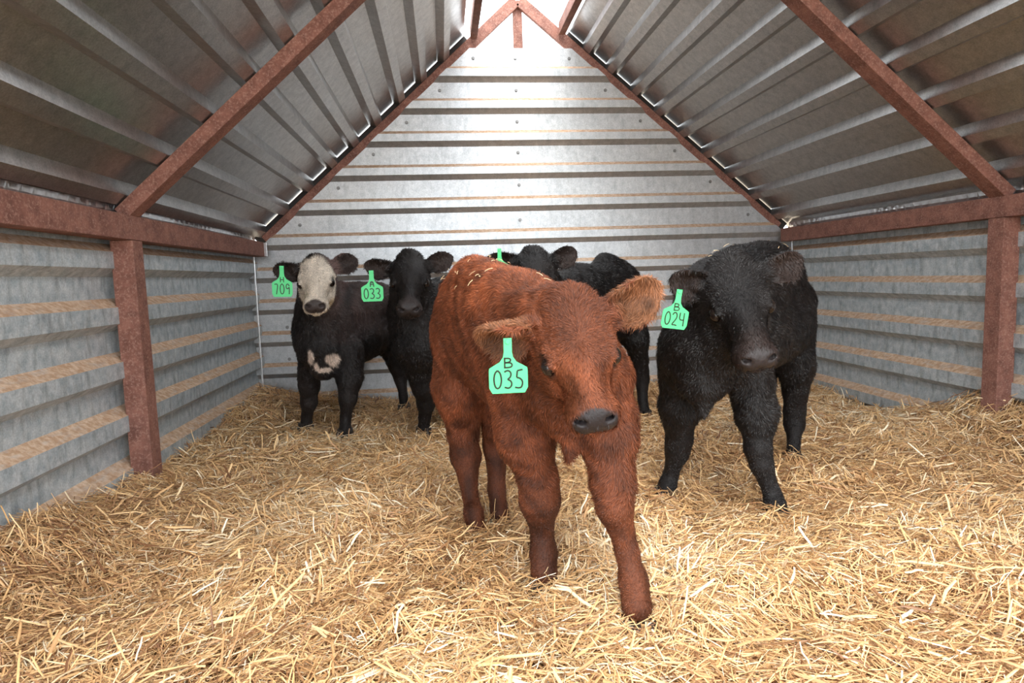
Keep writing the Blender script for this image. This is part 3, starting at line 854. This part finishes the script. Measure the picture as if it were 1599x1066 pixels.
# ---------------- black calf by the right wall, tag 024
def b24():
    S = 1.42
    o = np.array([.908, 1.90, .818]); R = rot_from([-.10, -.80, -.58], [-.25, -.54, .80])
    sol = []
    def C(*a): sol.append(('c',)+a)
    C((1.358, 2.620, 0.844), (1.091, 2.300, 0.818), .170, .145, .05)
    C((1.363, 2.600, 0.680), (1.067, 2.300, 0.663), .190, .185, .05)
    C((1.141, 2.350, 0.828), (0.930, 2.130, 0.772), .155, .135, .05)
    C((1.116, 2.350, 0.681), (0.891, 2.120, 0.641), .170, .145, .05)
    C((0.903, 2.150, 0.637), (0.877, 2.100, 0.532), .130, .085, .05)
    C((0.984, 2.200, 0.812), (0.916, 2.000, 0.799), .135, .105, .05)
    C((0.922, 2.140, 0.637), (0.918, 1.980, 0.696), .13, .09, .05)
    C((0.861, 2.060, 0.495), (0.852, 2.040, 0.423), .05, .016, .04)
    # near (viewer right) hind leg
    chain(sol, [(1.473, 2.660, 0.728, .150), (1.550, 2.680, 0.467, .080), (1.584, 2.740, 0.250, .050)], .04)
    chain(sol, [(1.584, 2.740, 0.250, .055), (1.582, 2.740, 0.184, .050), (1.557, 2.700, 0.097, .031), (1.543, 2.680, 0.052, .037), (1.529, 2.660, 0.020, .038)])
    # far hind leg, mostly hidden behind the front leg
    chain(sol, [(1.366, 2.720, 0.615, .13), (1.438, 2.800, 0.396, .075), (1.490, 2.880, 0.195, .05), (1.482, 2.850, 0.096, .033), (1.467, 2.820, 0.055, .036)], .03)
    chain(sol, [(0.843, 2.200, 0.588, .090), (0.855, 2.260, 0.401, .075), (0.865, 2.300, 0.261, .054)], .04)
    chain(sol, [(0.865, 2.300, 0.261, .054), (0.863, 2.310, 0.216, .048), (0.848, 2.340, 0.115, .033), (0.831, 2.330, 0.079, .038), (0.819, 2.310, 0.056, .042)])
    chain(sol, [(1.042, 2.120, 0.589, .092), (1.073, 2.100, 0.398, .072), (1.068, 2.080, 0.278, .050)], .04)
    chain(sol, [(1.068, 2.080, 0.278, .050), (1.077, 2.070, 0.223, .044), (1.110, 2.060, 0.121, .033), (1.111, 2.040, 0.086, .040), (1.102, 2.010, 0.059, .045)])
    ears = [((.058, -.060, .002), unit([-.90, -.10, .16]), unit([-.1, -.85, -.45]), .125, .062),
            ((.058, -.055, .004), unit([.90, .06, .27]), unit([.2, -.9, .0]), .165, .050)]
    def extra(p, n, q, base):
        m = np.clip((q[:, 1]-.12)/.04, 0, 1)[:, None]*facemask(q, 1.4)[:, None]
        base = base*(1-m*.6) + np.array((.034, .020, .017))*m*.6
        return base
    hv = [(g((1.105, 2.010, 0.052), .012), (.3, -1), .050, .06), (g((0.816, 2.310, 0.051), .012), (-.3, -1), .050, .06),
          (g((1.524, 2.650, 0.015), .012), (-.2, -1), .046, .06), (g((1.462, 2.810, 0.049), .012), (-.2, -1), .046, .06)]
    return dict(h=.0066, extent=[(.55, 1.58, -.04), (1.90, 3.05, 1.16)], solids=sol, head=(o, R, S), ears=ears, colour=black_colour(extra=extra), hooves=hv,
                tailward=unit([.45, .8, 0]), furlen=blackfur, fur=MAT_FUR_BLACK, furn=150000, furw=.0015, seed=41, wav=.9,
                label='large black calf near the right wall, wearing the tag numbered 024')

# ---------------- white-faced calf in the left back corner, tag 709
def h709():
    S = 1.40
    o = np.array([-.664, 3.50, .936]); R = rot_from([.09, -.889, -.449], [.013, -.45, .893])
    sol = []
    def C(*a): sol.append(('c',)+a)
    C((-0.688, 3.720, 0.690), (-0.640, 3.920, 0.733), .150, .16, .05)
    C((-0.695, 3.700, 0.583), (-0.635, 3.950, 0.576), .150, .175, .05)
    C((-0.640, 3.920, 0.733), (-0.455, 4.320, 0.736), .165, .16, .05)
    C((-0.636, 3.950, 0.557), (-0.482, 4.300, 0.581), .19, .17, .05)
    C((-0.695, 3.680, 0.512), (-0.686, 3.680, 0.431), .115, .075, .05)
    C((-0.698, 3.750, 0.798), (-0.676, 3.600, 0.872), .125, .10, .05)
    C((-0.697, 3.700, 0.655), (-0.676, 3.580, 0.803), .125, .09, .05)
    chain(sol, [(-0.770, 3.780, 0.485, .085), (-0.807, 3.840, 0.309, .066), (-0.818, 3.860, 0.198, .052), (-0.843, 3.900, 0.106, .034), (-0.854, 3.900, 0.051, .042)], .025)
    chain(sol, [(-0.568, 3.720, 0.502, .11), (-0.551, 3.700, 0.356, .080), (-0.562, 3.680, 0.241, .054), (-0.586, 3.700, 0.127, .034), (-0.589, 3.670, 0.055, .042)], .025)
    chain(sol, [(-0.435, 4.360, 0.639, .13), (-0.385, 4.380, 0.484, .085), (-0.338, 4.440, 0.298, .055)], .04)
    chain(sol, [(-0.338, 4.440, 0.298, .055), (-0.317, 4.460, 0.227, .050), (-0.301, 4.400, 0.111, .033), (-0.295, 4.380, 0.034, .042)])
    chain(sol, [(-0.634, 4.450, 0.465, .11), (-0.675, 4.500, 0.238, .06), (-0.688, 4.480, 0.107, .034), (-0.688, 4.460, 0.057, .04)], .025)
    ears = [((.056, -.060, .000), unit([-.98, -.10, .04]), unit([-.1, -.85, -.35]), .150, .062),
            ((.056, -.060, .004), unit([.92, .2, .22]), unit([.2, -.9, .1]), .150, .060)]
    chest = (-0.672, 3.560, 0.419)
    def extra(p, n, q, base):
        w = facemask(q, 1.0)*1.0
        e = np.linalg.norm((q-np.array([0, .06, -.02]))/np.array([.078, .175, .105]), axis=1)
        edge = vnoise(p[:, 0]*30, p[:, 2]*30, 3)*.12
        w = np.clip((1.12-e-edge)/.10, 0, 1)
        w *= np.where((q[:, 1] < -.01) & (q[:, 2] < -.02), 0, 1)
        wc = np.array((.62, .54, .45))*(.85+.3*vnoise(p[:, 0]*40, p[:, 2]*40, 5))[:, None]
        # creamy chin
        ch = np.clip((-q[:, 2]-.070)/.02, 0, 1)[:, None]*np.array((.05, .12, .22))
        wc = wc-ch*.6
        base = base*(1-w[:, None])+wc*w[:, None]
        # brindled brown neck and the white chest patch
        br = np.clip((p[:, 0]+.68)/.12, 0, 1)*np.clip((p[:, 2]-.55)/.2, 0, 1)*(1-w)*vnoise(p[:, 0]*22, p[:, 2]*6, 8)
        base = base*(1-np.clip(br[:, None]*1.3, 0, 1))+np.array((.15, .095, .085))*np.clip(br[:, None]*1.3, 0, 1)
        for c_, rx, rz in (((-0.621, 3.600, 0.475), .040, .050), ((-0.733, 3.600, 0.501), .020, .050), ((-0.709, 3.600, 0.443), .018, .030), ((-0.673, 3.600, 0.420), .045, .018)):
            d = np.sqrt(((p[:, 0]-c_[0])/rx)**2+((p[:, 2]-c_[2])/rz)**2)+vnoise(p[:, 0]*40, p[:, 2]*40, 6)*.5-.25
            k = np.clip((1.-d)*3, 0, 1)*(p[:, 1] < 3.75)
            base = base*(1-k[:, None])+np.array((.62, .50, .42))*k[:, None]
        return base
    hv = [(g((-0.851, 3.880, 0.040), .01), (0, -1), .05, .06), (g((-0.588, 3.660, 0.047), .01), (0, -1), .05, .06),
          (g((-0.295, 4.360, 0.020), .0), (0, -1), .05, .06), (g((-0.686, 4.440, 0.052), .0), (0, -1), .05, .06)]
    return dict(h=.0078, extent=[(-1.1, 3.15, -.04), (.05, 4.70, 1.16)], solids=sol, head=(o, R, S), ears=ears,
                colour=black_colour(extra=extra, brown=.5, nose=(.05, .038, .036)), hooves=hv,
                tailward=unit([.4, .9, 0]), furlen=blackfur, fur=MAT_FUR_BLACK, furn=70000, furw=.0022, seed=51, wav=.8,
                label='white-faced black calf in the back left corner, wearing the tag numbered 709')

# ---------------- black calf, tag 033
def b33():
    S = 1.42
    o = np.array([-.163, 3.28, .925]); R = rot_from([0, -.856, -.516], [.02, -.516, .856])
    sol = []
    def C(*a): sol.append(('c',)+a)
    C((-0.130, 3.450, 0.719), (0.026, 3.800, 0.732), .165, .175, .05)
    C((-0.126, 3.430, 0.584), (0.039, 3.800, 0.580), .160, .185, .05)
    C((0.026, 3.800, 0.732), (0.217, 4.200, 0.708), .165, .165, .05)
    C((0.039, 3.800, 0.580), (0.211, 4.200, 0.560), .185, .165, .05)
    C((-0.121, 3.420, 0.533), (-0.107, 3.450, 0.425), .115, .075, .05)
    C((-0.151, 3.480, 0.805), (-0.163, 3.360, 0.858), .120, .10, .05)
    C((-0.149, 3.450, 0.686), (-0.156, 3.340, 0.792), .12, .09, .05)
    chain(sol, [(-0.164, 3.460, 0.513, .105), (-0.119, 3.500, 0.330, .078), (-0.118, 3.540, 0.215, .055), (-0.130, 3.580, 0.135, .036), (-0.141, 3.600, 0.064, .042)], .03)
    chain(sol, [(0.014, 3.460, 0.505, .105), (0.035, 3.500, 0.322, .075), (0.037, 3.540, 0.199, .052), (0.037, 3.550, 0.113, .036), (0.035, 3.550, 0.051, .042)], .03)
    chain(sol, [(0.089, 4.250, 0.625, .13), (0.067, 4.300, 0.363, .07), (0.061, 4.360, 0.201, .05), (0.065, 4.320, 0.097, .035), (0.062, 4.300, 0.039, .04)], .03)
    chain(sol, [(0.344, 4.250, 0.615, .13), (0.326, 4.300, 0.351, .07), (0.325, 4.360, 0.188, .05), (0.319, 4.320, 0.093, .035), (0.315, 4.300, 0.034, .04)], .03)
    ears = [((.056, -.062, -.006), unit([-.96, -.10, .12]), unit([-.1, -.85, -.35]), .155, .058),
            ((.056, -.058, .000), unit([.93, .05, .30]), unit([.2, -.9, -.05]), .155, .056)]
    def extra(p, n, q, base):
        m = np.clip((q[:, 1]-.14)/.03, 0, 1)[:, None]*facemask(q, 1.4)[:, None]
        return base*(1-m*.6) + np.array((.05, .036, .034))*m*.6
    hv = [(g((-0.141, 3.580, 0.054), .01), (0, -1), .05, .06), (g((0.034, 3.540, 0.043), .01), (0, -1), .05, .06),
          (g((0.061, 4.280, 0.034), .0), (0, -1), .05, .06), (g((0.313, 4.280, 0.030), .0), (0, -1), .05, .06)]
    return dict(h=.0078, extent=[(-.55, 2.95, -.04), (.35, 4.62, 1.16)], solids=sol, head=(o, R, S), ears=ears,
                colour=black_colour(extra=extra), hooves=hv, tailward=unit([.2, .9, 0]), furlen=blackfur, fur=MAT_FUR_BLACK, furn=60000, furw=.0022, seed=61, wav=.8,
                label='black calf standing between the white-faced calf and the red-brown one, wearing the tag numbered 033')

# ---------------- black calf at the back, behind the red one
def b4():
    S = 1.42
    o = np.array((0.456, 3.100, 0.921)); R = rot_from([-.02, -.86, -.50], [.0, -.50, .86])
    sol = []
    def C(*a): sol.append(('c',)+a)
    C((0.582, 3.420, 0.735), (0.777, 3.620, 0.778), .165, .165, .05)
    C((0.588, 3.420, 0.589), (0.799, 3.650, 0.598), .165, .19, .05)
    C((0.778, 3.620, 0.804), (1.081, 3.900, 0.816), .155, .150, .05)
    C((0.799, 3.650, 0.635), (1.058, 3.900, 0.629), .185, .175, .05)
    C((0.535, 3.380, 0.783), (0.482, 3.200, 0.870), .13, .105, .05)
    C((0.559, 3.380, 0.662), (0.487, 3.180, 0.806), .12, .09, .05)
    C((0.978, 3.820, 0.975), (1.088, 3.920, 0.907), .055, .06, .08)
    C((1.209, 3.980, 0.883), (1.269, 4.000, 0.512), .035, .02, .03)
    chain(sol, [(1.097, 3.860, 0.729, .145), (1.165, 3.800, 0.494, .080), (1.203, 3.840, 0.288, .055)], .04)
    chain(sol, [(1.203, 3.840, 0.288, .056), (1.211, 3.840, 0.239, .050), (1.201, 3.800, 0.125, .034), (1.198, 3.770, 0.059, .042)])
    chain(sol, [(1.041, 4.080, 0.557, .12), (1.064, 4.100, 0.342, .07), (1.086, 4.160, 0.160, .05), (1.073, 4.100, 0.076, .034), (1.066, 4.080, 0.029, .04)], .03)
    chain(sol, [(0.530, 3.400, 0.489, .10), (0.533, 3.420, 0.239, .072), (0.532, 3.430, 0.130, .05), (0.538, 3.460, 0.051, .034), (0.536, 3.460, -0.000, .042)], .03)
    chain(sol, [(0.744, 3.500, 0.468, .10), (0.755, 3.520, 0.246, .072), (0.755, 3.530, 0.133, .05), (0.763, 3.560, 0.044, .034), (0.762, 3.560, -0.009, .042)], .03)
    ears = [((.056, -.060, .010), unit([-.98, -.10, .08]), unit([-.1, -.85, -.35]), .165, .056),
            ((.056, -.058, .004), unit([.90, .05, .32]), unit([.2, -.9, -.05]), .150, .058)]
    hv = [(g((1.192, 3.750, 0.048), .0), (-.5, -.8), .05, .06), (g((1.061, 4.060, 0.024), .0), (-.5, -.8), .05, .06),
          (g((0.533, 3.440, -0.010), .0), (-.4, -1), .05, .06), (g((0.757, 3.540, -0.019), .0), (-.4, -1), .05, .06)]
    return dict(h=.0078, extent=[(-.25, 2.75, -.04), (1.5, 4.45, 1.16)], solids=sol, head=(o, R, S), ears=ears,
                colour=black_colour(), hooves=hv, tailward=unit([.8, .6, 0]), furlen=blackfur, fur=MAT_FUR_BLACK, furn=60000, furw=.0022, seed=71, wav=.8,
                label='black calf at the back wall, seen over the back of the red-brown calf')

build_calf(red()); build_calf(b24()); build_calf(h709()); build_calf(b33()); build_calf(b4())
ear_tag((0.131, 1.335, 0.772), [1, .0, .0], [0, .08, -1], .083, .119, 'B', '035', "green ear tag reading B 035, hanging from the red-brown calf's ear")
ear_tag((0.695, 1.830, 0.847), [1, .0, -.15], [-.14, .10, -1], .080, .118, 'B', '024', 'green ear tag reading B 024 on the black calf by the right wall')
ear_tag((-0.813, 3.400, 0.994), [1, .1, -.03], [0, .02, -1], .100, .158, 'H', '709', "green ear tag reading H 709, hanging from the white-faced calf's ear")
ear_tag((-0.341, 3.180, 0.953), [1, .0, .0], [.06, .02, -1], .105, .150, 'A', '033', 'green ear tag reading 033 on the black calf beside the white-faced one')
ear_tag((0.270, 3.000, 1.033), [1, .0, .0], [.0, .02, -1], .085, .140, None, None, 'green ear tag of the rearmost calf, only its stem showing above the red-brown back')

# ---------------- chopped straw caught in the coats
def fragments(V, N, count, seed, label, group, lo, hi, zmin=.45):
    r = np.random.default_rng(seed)
    ok = np.where((N[:, 2] > zmin) & (V[:, 1] > lo) & (V[:, 1] < hi) & (V[:, 2] > .72))[0]
    for k in r.choice(ok, count, replace=False):
        n = Vector(N[k]); L = r.uniform(.010, .028); W = r.uniform(.0018, .004)
        a = r.uniform(0, 6.28); d = (n.orthogonal().normalized()); d.rotate(Matrix.Rotation(a, 3, n)); s_ = n.cross(d)
        bm = bmesh.new(); rr = []
        for t in (-.5, -.1, .25, .5):
            c = n*(.012+.002*math.cos(t*3)) + d*(L*t)
            rr.append([bm.verts.new(c-s_*W*.5), bm.verts.new(c+n*W*.4), bm.verts.new(c+s_*W*.5)])
        for A, B in zip(rr[:-1], rr[1:]):
            bm.faces.new([A[0], A[1], B[1], B[0]]); bm.faces.new([A[1], A[2], B[2], B[1]]); bm.faces.new([A[2], A[0], B[0], B[2]])
        bm.faces.new(rr[0][::-1]); bm.faces.new(rr[-1])
        o = from_bm('straw_fragment', bm, MAT_STRAW_BIT); o.location = V[k]
        tag(o, label, 'straw', group)
MAT_STRAW_BIT = simple('straw_bit', (.85, .62, .36), .45)
fragments(*SURF[0], 34, 1, 'short pale bit of straw caught in the coat on the back of the red-brown calf', 'straw bits on the red-brown calf', 1.75, 2.6)
fragments(*SURF[1], 16, 2, 'short pale bit of straw on the back of the black calf by the right wall', 'straw bits on the right-hand black calf', 2.15, 2.9, .6)
